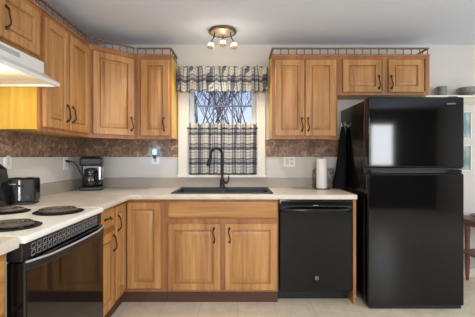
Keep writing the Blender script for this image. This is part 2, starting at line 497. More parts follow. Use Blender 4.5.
# back run
wall_cab(BM_(-.938), .328, ZB, ZT, [(.045,.308,.262)], 'single door oak wall cabinet just left of the window valance', ends=(0,1))
wall_cab(BM_(.317), .606, ZB, ZT, [(.03,.298,.276),(.308,.59,.332)], 'two door tall oak wall cabinet just right of the window', ends=(1,0))
wall_cab(BM_(.925), .85, 1.794, ZT, [(.045,.402,.374),(.466,.79,.488)], 'short two door oak cabinet above the black refrigerator', ends=(0,1), door_z=(1.818,2.122), hz=1.91)
# left run
wall_cab(LM(2.07), .678, ZB, ZT, [(.03,.325,.295),(.348,.655,.372)], 'two door oak wall cabinet between hood and corner cabinet', hz=1.535)
wall_cab(LM(1.21), .858, 1.815, ZT, [(.02,.455,.41),(.47,.83,.53)], 'short oak cabinet directly above the white range hood', hz=1.962, door_z=(1.85,2.118))
# diagonal corner
o = thing('wall_cabinet', 'diagonal single door oak wall cabinet in the room corner', 'cabinet', (-1.3,3.1,ZB), 'oak wall cabinets')
P0, P1 = (-1.24,2.75), (-.94,3.05)
c = MB(); c.prism([(WX+.001,2.75),(P0[0]-.012,2.75),(P1[0]-.001,3.063),(P1[0]-.001,D-.001),(WX+.001,D-.001)], ZB+.012, ZT)
part('carcass', c, OAK, o)
M = frame((P0[0],P0[1],0), PI/4); L = .424; fw = .03
f = MB(M)
f.box(0,0,ZB,fw,.017,ZT); f.box(L-fw,0,ZB,L,.017,ZT); f.box(fw,0,ZB,L-fw,.017,ZB+.038); f.box(fw,0,ZT-.038,L-fw,.017,ZT)
part('face_frame', f, FRAME, o)
d = MB(M); d.door(.028, ZB+.03, L-.028, ZT-.045); dd = part('door', d, OAK, o)
handle(M, L-.052, ZB+.135, .115, True, -.02, dd)
c = MB(); c.prism([(WX+.001,2.75),(P0[0]+.006,2.75-.004),(P1[0],3.05-.006),(P1[0]-.001,D-.001),(WX+.001,D-.001)], ZT, ZT+.004)
part('top_moulding', c, FRAME, o)
gallery(M, .002, L-.002, ZT+.004, o)

# base cabinets
BF = 2.75           # base face-frame plane (back run), doors to 2.73
LBX = -.94          # base face-frame plane (left run), doors to -.92
CT0, CT1 = .876, .914
def base_parts(M, w, parent, depth=.60, stiles=(.045,.045), mid=None, drawer=None, zt=CT0, ztop=None):
    c = MB(M); c.box(.001, .019, .10, w-.001, depth, (ztop or zt)-.001)
    part('carcass', c, OAK, parent)
    part('toe_kick', MB(M).box(.001, .032, 0, w-.001, .052, .10), KICK, parent)
    f = MB(M)
    f.box(0,0,.10,stiles[0],.019,zt-.002); f.box(w-stiles[1],0,.10,w,.019,zt-.002)
    f.box(stiles[0],0,.10,w-stiles[1],.019,.14); f.box(stiles[0],0,zt-.03,w-stiles[1],.019,zt-.002)
    if drawer: f.box(stiles[0],0,drawer-.02,w-stiles[1],.019,drawer+.02)
    if mid: f.box(mid-.03,0.0005,.14,mid+.03,.019,(drawer or zt)-.02)
    part('face_frame', f, FRAME, parent)
XB = lambda px, d=2.73: (px-237.5)*d/330
sb0, sb1 = XB(166), XB(278.5)
o = thing('base_cabinet', 'wide oak sink base cabinet with false drawer front and two doors', 'cabinet', ((sb0+sb1)/2, 3.05, 0), 'oak base cabinets')
M = frame((sb0,BF,0),0); w = sb1-sb0
base_parts(M, w, o, stiles=(.03,.025), mid=XB(222.5)-sb0, drawer=.688, ztop=.69)
part('drawer_front', MB(M).slab(.014,.712,w-.012,.852), OAKH, o)
dd = part('door', MB(M).door(.014,.118,XB(220)-sb0,.672), OAK, o); handle(M, XB(214)-sb0, .575, .115, True, -.02, dd)
dd = part('door', MB(M).door(XB(225)-sb0,.118,w-.012,.672), OAK, o); handle(M, XB(229.5)-sb0, .575, .115, True, -.02, dd)

# corner cabinet with two leaves at a right angle
y0c = 2.50
o = thing('base_cabinet', 'oak corner base cabinet with two door leaves meeting at a right angle', 'cabinet', (-1.2,3.05,0), 'oak base cabinets')
c = MB(); c.prism([(WX+.001,y0c),(LBX-.019,y0c),(LBX-.019,BF+.019),(sb0-.001,BF+.019),(sb0-.001,D-.001),(WX+.001,D-.001)], .10, CT0-.001)
part('carcass', c, OAK, o)
k = MB(); k.prism([(LBX-.052,y0c+.001),(LBX-.032,y0c+.001),(LBX-.032,BF+.032),(sb0-.001,BF+.032),(sb0-.001,BF+.052),(LBX-.052,BF+.052)], 0, .10)
part('toe_kick', k, KICK, o)
Mb = frame((LBX,BF,0),0); wb = sb0-LBX
f = MB(Mb); f.box(0,0,.10,wb-.04,.018,.13); f.box(0,0,CT0-.03,wb-.04,.018,CT0-.002); f.box(wb-.045,0,.10,wb,.018,CT0-.002)
Ml = frame((LBX,y0c,0),PI/2); wl_ = BF-y0c
g = f; g.M = Ml
g.box(0,0,.10,wl_,.018,.13); g.box(0,0,CT0-.03,wl_,.018,CT0-.002); g.box(0,0,.10,.02,.018,CT0-.002)
part('face_frame', g, FRAME, o)
part('door', MB(Mb).door(.024,.132,XB(160.5)-LBX,.845), OAK, o)
dd = part('door', MB(Ml).door(.012,.132,wl_-.022,.845), OAK, o); handle(Ml, .045, .715, .115, True, -.02, dd)

y0d = 2.075
o = thing('base_cabinet', 'narrow oak drawer base cabinet between range and corner', 'cabinet', (-1.2,2.28,0), 'oak base cabinets')
M = frame((LBX,y0d,0),PI/2); w = y0c-y0d
base_parts(M, w, o, drawer=.688)
dd = part('drawer_front', MB(M).slab(.02,.712,w-.02,.852), OAKH, o); handle(M, w/2+.05, .785, .10, False, -.02, dd)
dd = part('door', MB(M).door(.02,.118,w-.02,.672), OAK, o); handle(M, w-.05, .585, .115, True, -.02, dd)

y1n = 1.288
o = thing('base_cabinet', 'oak drawer cabinet on the near side of the range, under its own worktop', 'cabinet', (-1.2,1.0,0), 'oak base cabinets')
M = frame((-.905,.70,0),PI/2); w = y1n-.70
base_parts(M, w, o)
for z0, z1 in ((.118,.35),(.368,.60),(.618,.852)):
    dd = part('drawer_front', MB(M).slab(.02,z0,w-.02,z1), OAKH, o); handle(M, w/2, (z0+z1)/2, .10, False, -.02, dd)

# end panel by the fridge
solo('end_panel', MB().box(.958, 2.735, 0, .984, D-.001, CT0-.001, .002), FRAME, 'thin upright oak end panel between dishwasher and refrigerator', 'panel', (.971,3.05,0))

# ------------------------------------------------------------------ worktops
CF = 2.705; CLX = -.885; CRX = .978
def nose(mb, path, z0, z1, r=.008):
    # rounded front edge swept along a polyline with mitred corners (path in xy, outward is to the right of travel)
    prof = [(0,z0),(r*.9,z0),(r*1.2,z0+r*.4),(r*1.3,(z0+z1)/2),(r*1.2,z1-r*.5),(r*.6,z1-.001),(0,z1)]
    n = len(path); rings = []
    for i, p in enumerate(path):
        p = Vector(p)
        dirs = []
        if i > 0: dirs.append((p-Vector(path[i-1])).normalized())
        if i < n-1: dirs.append((Vector(path[i+1])-p).normalized())
        ns = [Vector((d.y,-d.x)) for d in dirs]
        m = sum(ns, Vector((0,0))).normalized(); k = 1/max(.3, m.dot(ns[0]))
        rings.append([(p.x+m.x*k*u, p.y+m.y*k*u, z) for u, z in prof])
    mb.loft(rings)
SX0, SX1, SY0, SY1 = -.545, .285, 2.79, 3.275      # cut-out
o = thing('worktop', 'long L shaped beige laminate worktop around the sink', 'worktop', (-.2,3.0,CT0))
b = MB()
b.box(WX+.001, 2.075, CT0, CLX, CF, CT1); b.box(WX+.001, CF, CT0, SX0, D-.001, CT1)
b.box(SX0, CF, CT0, SX1, SY0, CT1); b.box(SX0, SY1, CT0, SX1, D-.001, CT1); b.box(SX1, CF, CT0, CRX, D-.001, CT1)
nose(b, [(CLX,2.075),(CLX,CF),(CRX,CF)], CT0, CT1)
part('top', b, LAM, o)
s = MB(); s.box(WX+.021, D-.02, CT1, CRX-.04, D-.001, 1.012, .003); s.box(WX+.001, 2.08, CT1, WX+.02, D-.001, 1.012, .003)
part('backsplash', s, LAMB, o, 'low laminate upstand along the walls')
o = thing('worktop', 'short pale laminate worktop on the near side of the range', 'worktop', (-1.2,1.0,CT0))
b = MB(); b.box(WX+.001, .70, CT0, -.862, y1n, CT1); nose(b, [(-.862,.70),(-.862,y1n)], CT0-.006, CT1)
part('top', b, LAM, o)
part('backsplash', MB().box(WX+.001, .70, CT1, WX+.02, y1n, 1.012, .003), LAM, o)

# embossed brown panels between backsplash and cabinets
TZ0, TZ1 = 1.222, ZB+.010
solo('backsplash_panel', MB().box(WX+.009, D-.007, TZ0, WOX0-cw-.004, D-.0005, TZ1), TIN, 'embossed brown wall panel on back wall left of the window', 'backsplash', (-1.1,D,TZ0), 'embossed brown wall panels')
solo('backsplash_panel', MB().box(WOX1+cw-.010, D-.007, TZ0, 1.04, D-.0005, TZ1), TIN, 'embossed brown wall panel on back wall right of the window', 'backsplash', (.6,D,TZ0), 'embossed brown wall panels')
solo('backsplash_panel', MB().box(WX+.0005, 1.2, TZ0, WX+.007, D-.001, TZ1), TIN, 'embossed brown wall panel on the left wall behind toaster and range', 'backsplash', (WX,2.4,TZ0), 'embossed brown wall panels')

# ------------------------------------------------------------------ sink and faucet
o = thing('sink', 'black double bowl drop-in sink under the window', 'sink', (-.13,3.03,CT1))
x0,x1,y0,y1 = -.562,.302,2.772,3.292
zr = CT1+.009
bowls = [(-.525,-.150,2.805,3.195),(-.110,.265,2.805,3.195)]
r = MB()
def strip(a0,b0,a1,b1): r.box(a0,b0,CT1+.0005,a1,b1,zr,.003)
strip(x0,y0,x1,2.805); strip(x0,3.195,x1,y1); strip(x0,2.803,bowls[0][0],3.197); strip(bowls[1][1],2.803,x1,3.197)
r.box(-.150,2.803,CT1-.03,-.110,3.197,zr,.003)
part('rim', r, SINKM, o)
for bx0,bx1,by0,by1 in bowls:
    q = MB(); t = .006; zb = CT1-.20
    def ring(i,z): return [(bx0+i,by0+i,z),(bx1-i,by0+i,z),(bx1-i,by1-i,z),(bx0+i,by1-i,z)]
    q.loft([ring(-.004,zr-.006),ring(-.004,zb-.008),ring(0,zb-.008)],False,True)
    q.loft([ring(-.004,zr-.006),ring(0,zr-.004),ring(.006,zb+.02),ring(.02,zb)],False,True)
    bb = part('basin', q, SINKM, o, normals=False)
    dr = MB(); dr.lathe(((bx0+bx1)/2,(by0+by1)/2,zb), [(.045,0),(.045,.003),(.036,.004),(.034,.001)], 20)
    part('drain', dr, CHROME, bb, 'chrome drain')

fx, fy = -.15, 3.243
o = thing('faucet', 'tall matte black gooseneck faucet with pull-down spray head', 'faucet', (fx,fy,zr))
b = MB(); b.lathe((fx,fy,zr),[(.028,0),(.028,.006),(.022,.012),(.021,.075),(.017,.085)],20)
part('base', b, FAUC, o)
pts = [(fx,fy,zr+.08),(fx,fy,zr+.20),(fx,fy,zr+.32)]; 
dx, dy = -.11, -.04
for k in range(1,13):
    a = PI*k/12*1.06
    pts.append((fx+dx*.5*(1-math.cos(a)), fy+dy*.5*(1-math.cos(a)), zr+.32+.062*math.sin(a)))
part('neck', MB().tube(pts,.0125,12), FAUC, o)
e = Vector(pts[-1]); dr = (Vector(pts[-1])-Vector(pts[-2])).normalized()
dr = (dr+Vector((-.32,-.05,0))).normalized()
h = MB(); h.tube([e-dr*.004, e+dr*.03, e+dr*.085, e+dr*.10],[.014,.0165,.022,.019],14)
part('spray_head', h, FAUC, o)
l_ = MB(); l_.tube([(fx+.015,fy,zr+.048),(fx+.055,fy,zr+.052)],[.015,.015],12)
l_.tube([(fx+.05,fy,zr+.052),(fx+.064,fy-.002,zr+.075),(fx+.062,fy-.004,zr+.115)],[.008,.007,.006],10)
part('lever', l_, FAUC, o)

# ------------------------------------------------------------------ text helper
def text_part(name, body, size, M, mat, parent, label):
    cu = bpy.data.curves.new('tmp_text', 'FONT'); cu.body = body; cu.size = size; cu.extrude = .0006
    cu.align_x = 'CENTER'; cu.align_y = 'CENTER'
    t = bpy.data.objects.new('tmp_text', cu); C.objects.link(t)
    bpy.context.view_layer.update()
    dg = bpy.context.evaluated_depsgraph_get()
    me = bpy.data.meshes.new_from_object(t.evaluated_get(dg))
    bpy.data.objects.remove(t); bpy.data.curves.remove(cu)
    me.name = name; me.transform(M); me.transform(Matrix.Translation(-ORI[parent]))
    me.materials.clear(); me.materials.append(mat)
    q = bpy.data.objects.new(name, me); C.objects.link(q); q.parent = parent; ORI[q] = ORI[parent]
    q['label'] = label
    return q
FACE = lambda x,y,z: Matrix.Translation((x,y,z)) @ Matrix.Rotation(PI/2,4,'X')     # text facing -y

# ------------------------------------------------------------------ dishwasher
x0, x1 = .347, .954
o = thing('dishwasher', 'black built-in dishwasher between sink cabinet and end panel', 'dishwasher', (.65,3.0,0))
part('tub', MB().box(x0+.004,2.78,.11,x1-.004,3.33,.868), BLKP, o)
part('door', MB().box(x0+.004,2.728,.108,x1-.004,2.779,.775,.006), DISH, o)
part('control_panel', MB().prismx([(2.779,.79),(2.728,.79),(2.722,.80),(2.722,.84),(2.730,.868),(2.779,.868)],x0+.004,x1-.004,.003), BLACK, o)
h = MB()
n = 16; rings = []
for k in range(n+1):
    t = k/n; xx = x0+.02+(x1-x0-.04)*t; yy = 2.722-.03*math.sin(PI*t)**.5
    rings.append([(xx,yy+.012,.776),(xx,yy-.004,.776),(xx,yy-.008,.785),(xx,yy-.004,.797),(xx,yy+.012,.799)])
h.loft(rings); part('handle', h, BLACK, o)
part('toe_kick', MB().box(x0+.004,2.85,.001,x1-.004,2.87,.106), BLKP, o)
em = MB(); em.lathe((.656,2.728,.222),[(.017,0),(.017,.002),(.0145,.0024)],24,'Y')
eo = part('emblem', em, MIDG, o, 'round grey maker emblem')
text_part('lettering','GE',.016,FACE(.656,2.7252,.222),DARKG,eo,'dark letters on the round emblem')
part('indicator_print', MB().box(.625,2.7212,.822,.665,2.7222,.826), GREY, o)

# ------------------------------------------------------------------ refrigerator
x0, x1, yf = 1.043, 1.812, 2.635
o = thing('refrigerator', 'tall black top-freezer refrigerator right of the worktop', 'refrigerator', ((x0+x1)/2,3.0,0))
part('body', MB().box(x0+.004,2.735,.035,x1-.004,3.345,1.69,.006), BLACK, o)
fd = part('freezer_door', MB().box(x0,yf,1.136,x1,2.728,1.704,.012,3), FRIDGE, o)
rd = part('refrigerator_door', MB().box(x0,yf,.032,x1,2.728,1.090,.012,3), FRIDGE, o)
# recessed grip strip between the doors
g = MB(); g.box(x0+.004,2.684,1.0905,x1-.004,2.728,1.1355)
part('grip_recess', g, BLKP, o)
g = MB(); g.box(x0+.012,yf+.0,1.128,x1-.012,yf+.024,1.1355,.002); part('freezer_grip', g, BLKP, fd)
g = MB()
rings = []
for k in range(21):
    t = k/20; xx = x0+.02+(x1-x0-.04)*t
    dip = .026*max(0, min(1, (abs(t-.5)-.36)/.1))
    rings.append([(xx,yf+.002,1.0905),(xx,yf+.002,1.094+dip),(xx,yf+.02,1.094+dip),(xx,yf+.02,1.0905)])
g.loft(rings); part('door_grip', g, BLACK, rd)
text_part('logo','INSIGNIA',.0165,FACE(1.708,yf-.0005,1.648),GREY,fd,'small pale grey lettering')
k = MB(); k.box(x0+.015,yf+.014,.006,x1-.015,2.735,.0315,.003)
for i in range(9): k.box(x0+.06+i*.075,yf+.011,.014,x0+.11+i*.075,yf+.0142,.024)
part('kick_grille', k, BLKP, o)
for xx in (x0+.05, x1-.05):
    for yy in (2.72, 3.25):
        part('foot', MB().lathe((xx,yy,0),[(.02,0),(.02,.012),(.012,.014),(.012,.036)],12), DARKG, o)
part('hinge_cover', MB().box(x1-.10,2.68,1.7045,x1-.02,2.78,1.716,.004), BLKP, o)

# ------------------------------------------------------------------ range
ry0, ry1 = 1.300, 2.068
o = thing('range', 'freestanding electric coil range with white top and black oven door', 'range', (-1.2,(ry0+ry1)/2,0))
part('body', MB().box(WX+.03,ry0+.004,.02,-.916,ry1-.004,.876), ENAMEL, o)
top = MB(); top.box(WX+.03,ry0,.880,-.836,ry1,.910,.010,3); tp = part('cooktop', top, ENAMEL, o, 'cream white enamel cooktop')
bg = MB(); bg.prismx([(0,0),(0,.27),(.045,.27),(.085,.24),(.115,.06),(.115,0)],0,1)
for v in bg.bm.verts:
    x,y,z = v.co; v.co = (WX+.022+y, ry0+.004+x*(ry1-ry0-.008), .9105+z)
bo = part('backguard', bg, BLACK, o)
for k in range(5):
    yy = ry0+.09+k*.14
    cx, cz = WX+.022+.105, 1.06
    kn = MB(Matrix.Translation((cx,yy,cz)) @ Matrix.Rotation(math.radians(9),4,'Y')); kn.lathe((-.008,0,0),[(.022,0),(.020,.018),(.016,.020)],16,'X')
    part('knob', kn, DARKG, bo)
def burner(cx, cy, R):
    b = MB(); b.lathe((cx,cy,.9105),[(R+.022,0),(R+.024,.004),(R+.016,.007),(R*.9,.003),(R*.25,.001)],32)
    bb = part('drip_bowl', b, PAN, tp, 'dark metal drip bowl')
    c = MB(); pts = []
    turns = 4 if R > .085 else 3
    for k in range(turns*20+1):
        a = 2*PI*k/20; rr = .02+(R-.02)*k/(turns*20)
        pts.append((cx+rr*math.cos(a), cy+rr*math.sin(a), .9265))
    c.tube(pts,.0062,6)
    part('coil', c, COIL, tp)
    c = MB()
    for a in (0,2*PI/3,4*PI/3): c.box(cx-.003,cy-.003,.915,cx+.003,cy+.003,.921); c.tube([(cx,cy,.9175),(cx+R*math.cos(a),cy+R*math.sin(a),.9175)],.003,4)
    part('coil_support', c, PAN, tp)
burner(-1.02,1.885,.108); burner(-1.015,1.492,.092); burner(-1.30,1.885,.08); burner(-1.30,1.50,.10)
# oven front (faces +x)
part('front_strip', MB().box(-.915,ry0+.004,.808,-.851,ry1-.004,.878,.004), BLKP, o)
v = MB(Matrix.Identity(4))
nb = 16
for k in range(nb):
    ya = ry0+.06+k*(ry1-ry0-.12)/nb; yb = ya+(ry1-ry0-.12)/nb*.62
    for z0 in (.818,.846):
        rings = []
        v.tube([(-.8505,ya,z0),(-.8505,yb,z0),(-.8505,yb+.006,z0+.020),(-.8505,ya+.006,z0+.020)],.0017,4,True)
part('vent_grille', v, GREY, o, 'row of pale outlined vent slots')
dr = part('oven_door', MB().box(-.915,ry0+.004,.20,-.839,ry1-.004,.804,.006), BLACK, o)
part('door_glass', MB().box(-.8388,ry0+.014,.215,-.8365,ry1-.010,.768,.001), GLASSB, dr)
h = MB(); pts = []; rings = []
for k in range(25):
    t = k/24; xx = -.839+.022*min(1,math.sin(PI*t)*2.0); yy = ry0+.006+(ry1-ry0-.012)*t
    zz = .808-.008*math.sin(PI*t)-.016*t
    rings.append([(xx,yy,zz),(xx+.004,yy,zz-.004),(xx+.004,yy,zz-.030),(xx,yy,zz-.034),(xx-.012,yy,zz-.034),(xx-.012,yy,zz)])
    pts.append((xx+.003,yy,zz+.001))
h.loft(rings); hh = part('handle', h, BLKP, dr)
part('trim_strip', MB().tube(pts,.0046,8), GREY, hh, 'thin silver strip along the handle')
part('storage_drawer', MB().box(-.915,ry0+.006,.05,-.843,ry1-.006,.192,.006), BLACK, o)

# ------------------------------------------------------------------ hood
hy0, hy1 = 1.215, 2.064
o = thing('range_hood', 'white range hood under the short cabinet, its lamp lit', 'hood', (-1.3,(hy0+hy1)/2,1.65))
prof = [(WX+.008,1.66),(WX+.008,1.8145),(-1.21,1.8145),(-1.208,1.745),(-1.112,1.685),(-1.112,1.662),(-1.132,1.662),(-1.145,1.674),(WX+.02,1.674)]
b = MB(); A = [b._v((x,hy0,z)) for x,z in prof]; B = [b._v((x,hy1,z)) for x,z in prof]
n = len(prof)
for i in range(n):
    jn = (i+1)%n; b.bm.faces.new((A[i],A[jn],B[jn],B[i]))
b.bm.faces.new(A); b.bm.faces.new(B[::-1])
b.box(-1.53,hy1-.016,1.662,-1.125,hy1,1.676); b.box(-1.53,hy0,1.662,-1.125,hy0+.016,1.676)
part('shell', b, HOODW, o)
part('switch_plate', MB().box(-1.2092,1.66,1.775,-1.2072,1.83,1.80), GREY, o, 'pale grey printed switch strip')
part('lamp_lens', MB().box(-1.29,1.50,1.667,-1.16,1.685,1.6735,.003), HOODL, o, 'glowing warm lamp lens')
hl = bpy.data.lights.new('hood_lamp','POINT'); hl.shadow_soft_size = .03; hl.energy = 5.2; hl.color = (1,.90,.62)
ho = bpy.data.objects.new('hood_lamp',hl); C.objects.link(ho); ho.location = (-1.225,1.59,1.625)

# ------------------------------------------------------------------ curtains
def rod(z, y, x0, x1):
    return MB().tube([(x0,y,z),(x1,y,z)],.007,10)
def folded(x0, x1, z0, z1, y, folds, amp, hem, head, seed, wav=1):
    rg = random.Random(seed)
    ph = [rg.uniform(-.35,.35) for _ in range(folds+3)]
    def f(u, v):
        a = u*folds; k = int(a)
        loc = a+ph[k]*(1-(a-k))+ph[k+1]*(a-k)
        fl = math.sin(2*PI*loc)
        x = x0+(x1-x0)*u+.008*math.cos(2*PI*loc)
        z = z0+(z1-z0)*v
        loc += .12*math.sin(3*v+k)
        am = amp*(.55+.45*(1-v))*(.6+.4*math.sin(k*2.3+seed))
        if v < .12: z += hem*math.sin(2*PI*loc+.8)*(1-v/.12)
        if v > .94: z += head*math.sin(4*PI*loc+1)*(v-.94)/.06
        pin = math.exp(-((v-.90)/.03)**2)
        return (x, y+am*fl*(1-.7*pin)-.004*(1-pin), z)
    mb = MB()
    mb.grid(f, folds*12, 30, uv=lambda u,v: (u*(x1-x0)*1.35+wav*(.016*math.sin(u*31+seed+2*v)+.010*math.sin(u*73+4*v)), v*(z1-z0)+wav*(.010*math.sin(u*47+seed)+.006*math.sin(u*97))))
    return mb
def cloth(name, mb, parent, th=.0015):
    c = part(name, mb, PLAID, parent, normals=False)
    m = c.modifiers.new('thick','SOLIDIFY'); m.thickness = th
    return c
o = thing('valance', 'navy and cream plaid gathered valance at the window top', 'curtain', (-.15,3.28,1.86))
cloth('fabric', folded(-.606,.306,1.868,2.118,3.272,10,.026,.010,.007,3), o)
part('curtain_rod', rod(2.09,3.292,-.607,.309), BRONZE, o)
o = thing('cafe_curtain', 'navy and cream plaid cafe curtain over the lower window', 'curtain', (-.15,3.33,1.04))
cloth('fabric', folded(-.498,.196,1.047,1.560,3.336,10,.013,.003,.013,5,.25), o)
part('curtain_rod', rod(1.515,3.340,WOX0+.001,WOX1-.001), BRONZE, o)

# ------------------------------------------------------------------ ceiling light
cx, cy = -.135, 2.98
o = thing('ceiling_light', 'round bronze ceiling light with three lit spot heads', 'lamp', (cx,cy,CEIL))
b = MB(); b.lathe((cx,cy,CEIL),[(.118,-.0005),(.126,-.010),(.126,-.020),(.116,-.026),(.110,-.022)],40); part('canopy_ring', b, RINGM, o)
b = MB(); b.lathe((cx,cy,CEIL),[(.109,-.016),(.105,-.023),(.06,-.029),(.01,-.031)],36); part('canopy_plate', b, PLATE, o, 'pale dished centre plate')
for k, (lx, ly, tilt, hz_) in enumerate(((-.228,2.945,-.30,-.105),(-.135,3.055,0,-.045),(-.040,2.945,.30,-.105))):
    ax, ay = cx+(lx-cx)*.72, cy+(ly-cy)*.72
    a = part('spot_arm', MB().tube([(ax,ay,CEIL-.022),(ax+(lx-ax)*.3,ay,CEIL+hz_*.6),(lx,ly,CEIL+hz_-.005)],.005,8), BRONZE, o)
    dv = Vector((tilt*.6,-.25,-1)).normalized()
    q = Vector((lx,ly,CEIL+hz_))
    part('spot_cap', MB().tube([q,q+dv*.012,q+dv*.03],[.008,.016,.021],16), CHROME, a, 'metal lamp holder')
    part('bulb', MB().tube([q+dv*.028,q+dv*.034,q+dv*.064,q+dv*.068],[.019,.024,.026,.022],18), BULB, a, 'glowing frosted shade')
    part('spot_rim', MB().tube([q+dv*.064,q+dv*.072],[.0275,.0275],18), NICKEL, a)
    pl = bpy.data.lights.new('spot_lamp','POINT'); pl.energy = .6; pl.color = (1,.86,.66); pl.shadow_soft_size = .03
    po = bpy.data.objects.new('spot_lamp',pl); C.objects.link(po); po.location = q+dv*.13
    sl_ = bpy.data.lights.new('spot_beam','SPOT'); sl_.energy = 19; sl_.color = (1,.93,.84); sl_.shadow_soft_size = .025; sl_.spot_size = math.radians(108); sl_.spot_blend = .6
    so_ = bpy.data.objects.new('spot_beam',sl_); C.objects.link(so_); so_.location = q+dv*.085; so_.rotation_euler = Vector((tilt*1.5,-.12,-1)).to_track_quat('-Z','Y').to_euler()

# ------------------------------------------------------------------ outlets, night light
def outlet(M, w, label, gangs, name='outlet'):
    o = thing(name, label, 'outlet', M @ Vector((0,0,0)), 'white wall outlets')
    part('cover_plate', MB(M).box(-w/2,-.006,-.058,w/2,-.0005,.058,.003), WHITE, o)
    for g, kind in enumerate(gangs):
        xx = (g-(len(gangs)-1)/2)*.046
        if kind == 'switch':
            part('rocker', MB(M).box(xx-.016,-.0095,-.033,xx+.016,-.0061,.033,.0015), SOCK, o)
        else:
            for zz in (-.02,.02):
                s = part('socket', MB(M).box(xx-.016,-.0085,zz-.014,xx+.016,-.0061,zz+.014,.001), SOCK, o)
                part('slot', MB(M).box(xx-.007,-.0088,zz-.004,xx-.005,-.0086,zz+.005).box(xx+.005,-.0088,zz-.004,xx+.007,-.0086,zz+.005), DARKG, s)
    return o
outlet(frame((WX,2.22,1.20),PI/2), .074, 'white switch plate on the left wall above the toaster', ['switch'], 'switch_plate')
outlet(frame((WX,2.97,1.165),PI/2), .074, 'white outlet on left wall with the coffee maker cord plugged in', ['socket'])
outlet(frame((XB(155.5,D),D,1.205),0), .074, 'white outlet on back wall holding the glowing night light', ['socket'])
outlet(frame((XB(289.3,D),D,1.178),0), .118, 'double white switch and outlet plate right of the window', ['switch','socket'])
nx = XB(155.3,D)
o = thing('night_light', 'small plug-in night light glowing blue on the back wall', 'night light', (nx,D-.03,1.21))
part('plug_body', MB().box(nx-.016,D-.038,1.205,nx+.016,D-.009,1.248,.006), BLKP, o)
b = MB(); b.lathe((nx,D-.028,1.246),[(.014,0),(.020,.012),(.021,.03),(.017,.048),(.006,.056)],16); part('glowing_shade', b, NIGHT, o, 'glowing blue shade')
nl = bpy.data.lights.new('night_lamp','POINT'); nl.energy = .45; nl.color = (.25,.5,1); nl.shadow_soft_size = .02
no = bpy.data.objects.new('night_lamp',nl); C.objects.link(no); no.location = (nx,D-.09,1.275)

# ------------------------------------------------------------------ worktop objects
zc = CT1+.0005
# toaster, long side along y, lever end to the camera
o = thing('toaster', 'black toaster beside the range on the left worktop', 'toaster', (-1.41,2.18,zc))
tx0,tx1,ty0,ty1 = -.090,.090,0,.137
Mt = frame((-1.40,2.112,0), math.radians(16))
sh = MB(Mt); sh.box(tx0,ty0+.012,zc+.012,tx1,ty1,zc+.174,.018,4); part('shell', sh, BLACK, o)
part('end_cap', MB(Mt).box(tx0+.004,ty0,zc+.014,tx1-.004,ty0+.03,zc+.168,.012,3), BLKP, o)
part('base', MB(Mt).box(tx0+.008,ty0+.014,zc,tx1-.008,ty1-.008,zc+.014,.003), DARKG, o)
mxx = .004
part('lever_track', MB(Mt).box(mxx-.006,ty0-.003,zc+.03,mxx+.006,ty0+.001,zc+.160,.001), CHROME, o, 'silver upright lever track')
part('lever', MB(Mt).box(mxx-.022,ty0-.022,zc+.118,mxx+.022,ty0-.003,zc+.132,.004), BLKP, o)
part('badge', MB(Mt).box(mxx-.055,ty0-.002,zc+.132,mxx-.020,ty0+.001,zc+.138), GREY, o)
kn = MB(Mt); kn.lathe((mxx+.05,ty0+.001,zc+.055),[(.016,0),(.014,.012)],16,'Y'); part('browning_knob', kn, DARKG, o)
sl = MB(Mt)
for dx_ in (-.04,.04): sl.box(mxx+dx_-.014,ty0+.04,zc+.1735,mxx+dx_+.014,ty1-.02,zc+.1755)
part('bread_slots', sl, DARKG, o)

# coffee maker
ccx, ccy = -1.375, 3.12
Mc = frame((ccx,ccy,zc), math.radians(18))
o = thing('coffee_maker', 'black drip coffee maker in the worktop corner', 'coffee maker', (ccx,ccy,zc))
part('base', MB(Mc).box(-.098,-.12,0,.098,.09,.034,.010,3), BLKP, o)
part('water_tank', MB(Mc).box(-.092,.015,.034,.092,.09,.235,.012,3), BLACK, o)
b = MB(Mc); b.box(-.096,-.11,.225,.096,.09,.305,.016,3); part('brew_head', b, BLKP, o)
part('lid', MB(Mc).box(-.080,-.095,.305,.080,.08,.316,.005), BLACK, o)
c = MB(Mc); c.lathe((-.012,-.05,.036),[(.045,0),(.064,.012),(.070,.05),(.062,.10),(.050,.135),(.052,.145)],24)
cf = part('carafe', c, CARAFE, o)
part('carafe_lid', MB(Mc).lathe((-.012,-.05,.182),[(.053,0),(.053,.012),(.03,.02)],20), BLKP, cf)
part('carafe_handle', MB(Mc).tube([(.04,-.075,.165),(.072,-.098,.16),(.078,-.10,.11),(.05,-.085,.07)],.008,8), BLKP, cf)
part('side_strip', MB(Mc).box(.0965,-.06,.09,.100,-.02,.21,.001), CHROME, o, 'silver strip on the right side')
part('side_strip', MB(Mc).box(.066,-.112,.10,.088,-.1,.215,.002), CHROME, o, 'silver strip on the right front')
part('plug', MB().box(WX+.009,2.955,1.172,WX+.035,2.985,1.197,.004), BLKP, o)
part('cord', MB().tube([(WX+.034,2.97,1.185),(WX+.065,2.985,1.18),(WX+.085,3.02,1.14),(WX+.092,3.06,1.08),(WX+.09,3.10,1.055)],.0045,6), BLKP, o)

# paper towel on stand
px_, py_ = XB(321.8,3.17), 3.17
o = thing('paper_towel_holder', 'upright roll of white paper towels on a stand by the black towel', 'paper towel', (px_,py_,zc))
part('stand', MB().lathe((px_,py_,zc),[(.075,0),(.075,.006),(.07,.009),(.01,.010),(.008,.03),(.006,.315),(.012,.32),(.012,.335),(.004,.34)],24), WIRE, o)
r_ = MB(); r_.lathe((px_,py_,zc+.011),[(.020,0),(.052,0),(.052,.279),(.020,.279)],32,cap0=False,cap1=False); 
part('paper_roll', r_, PAPER, o)
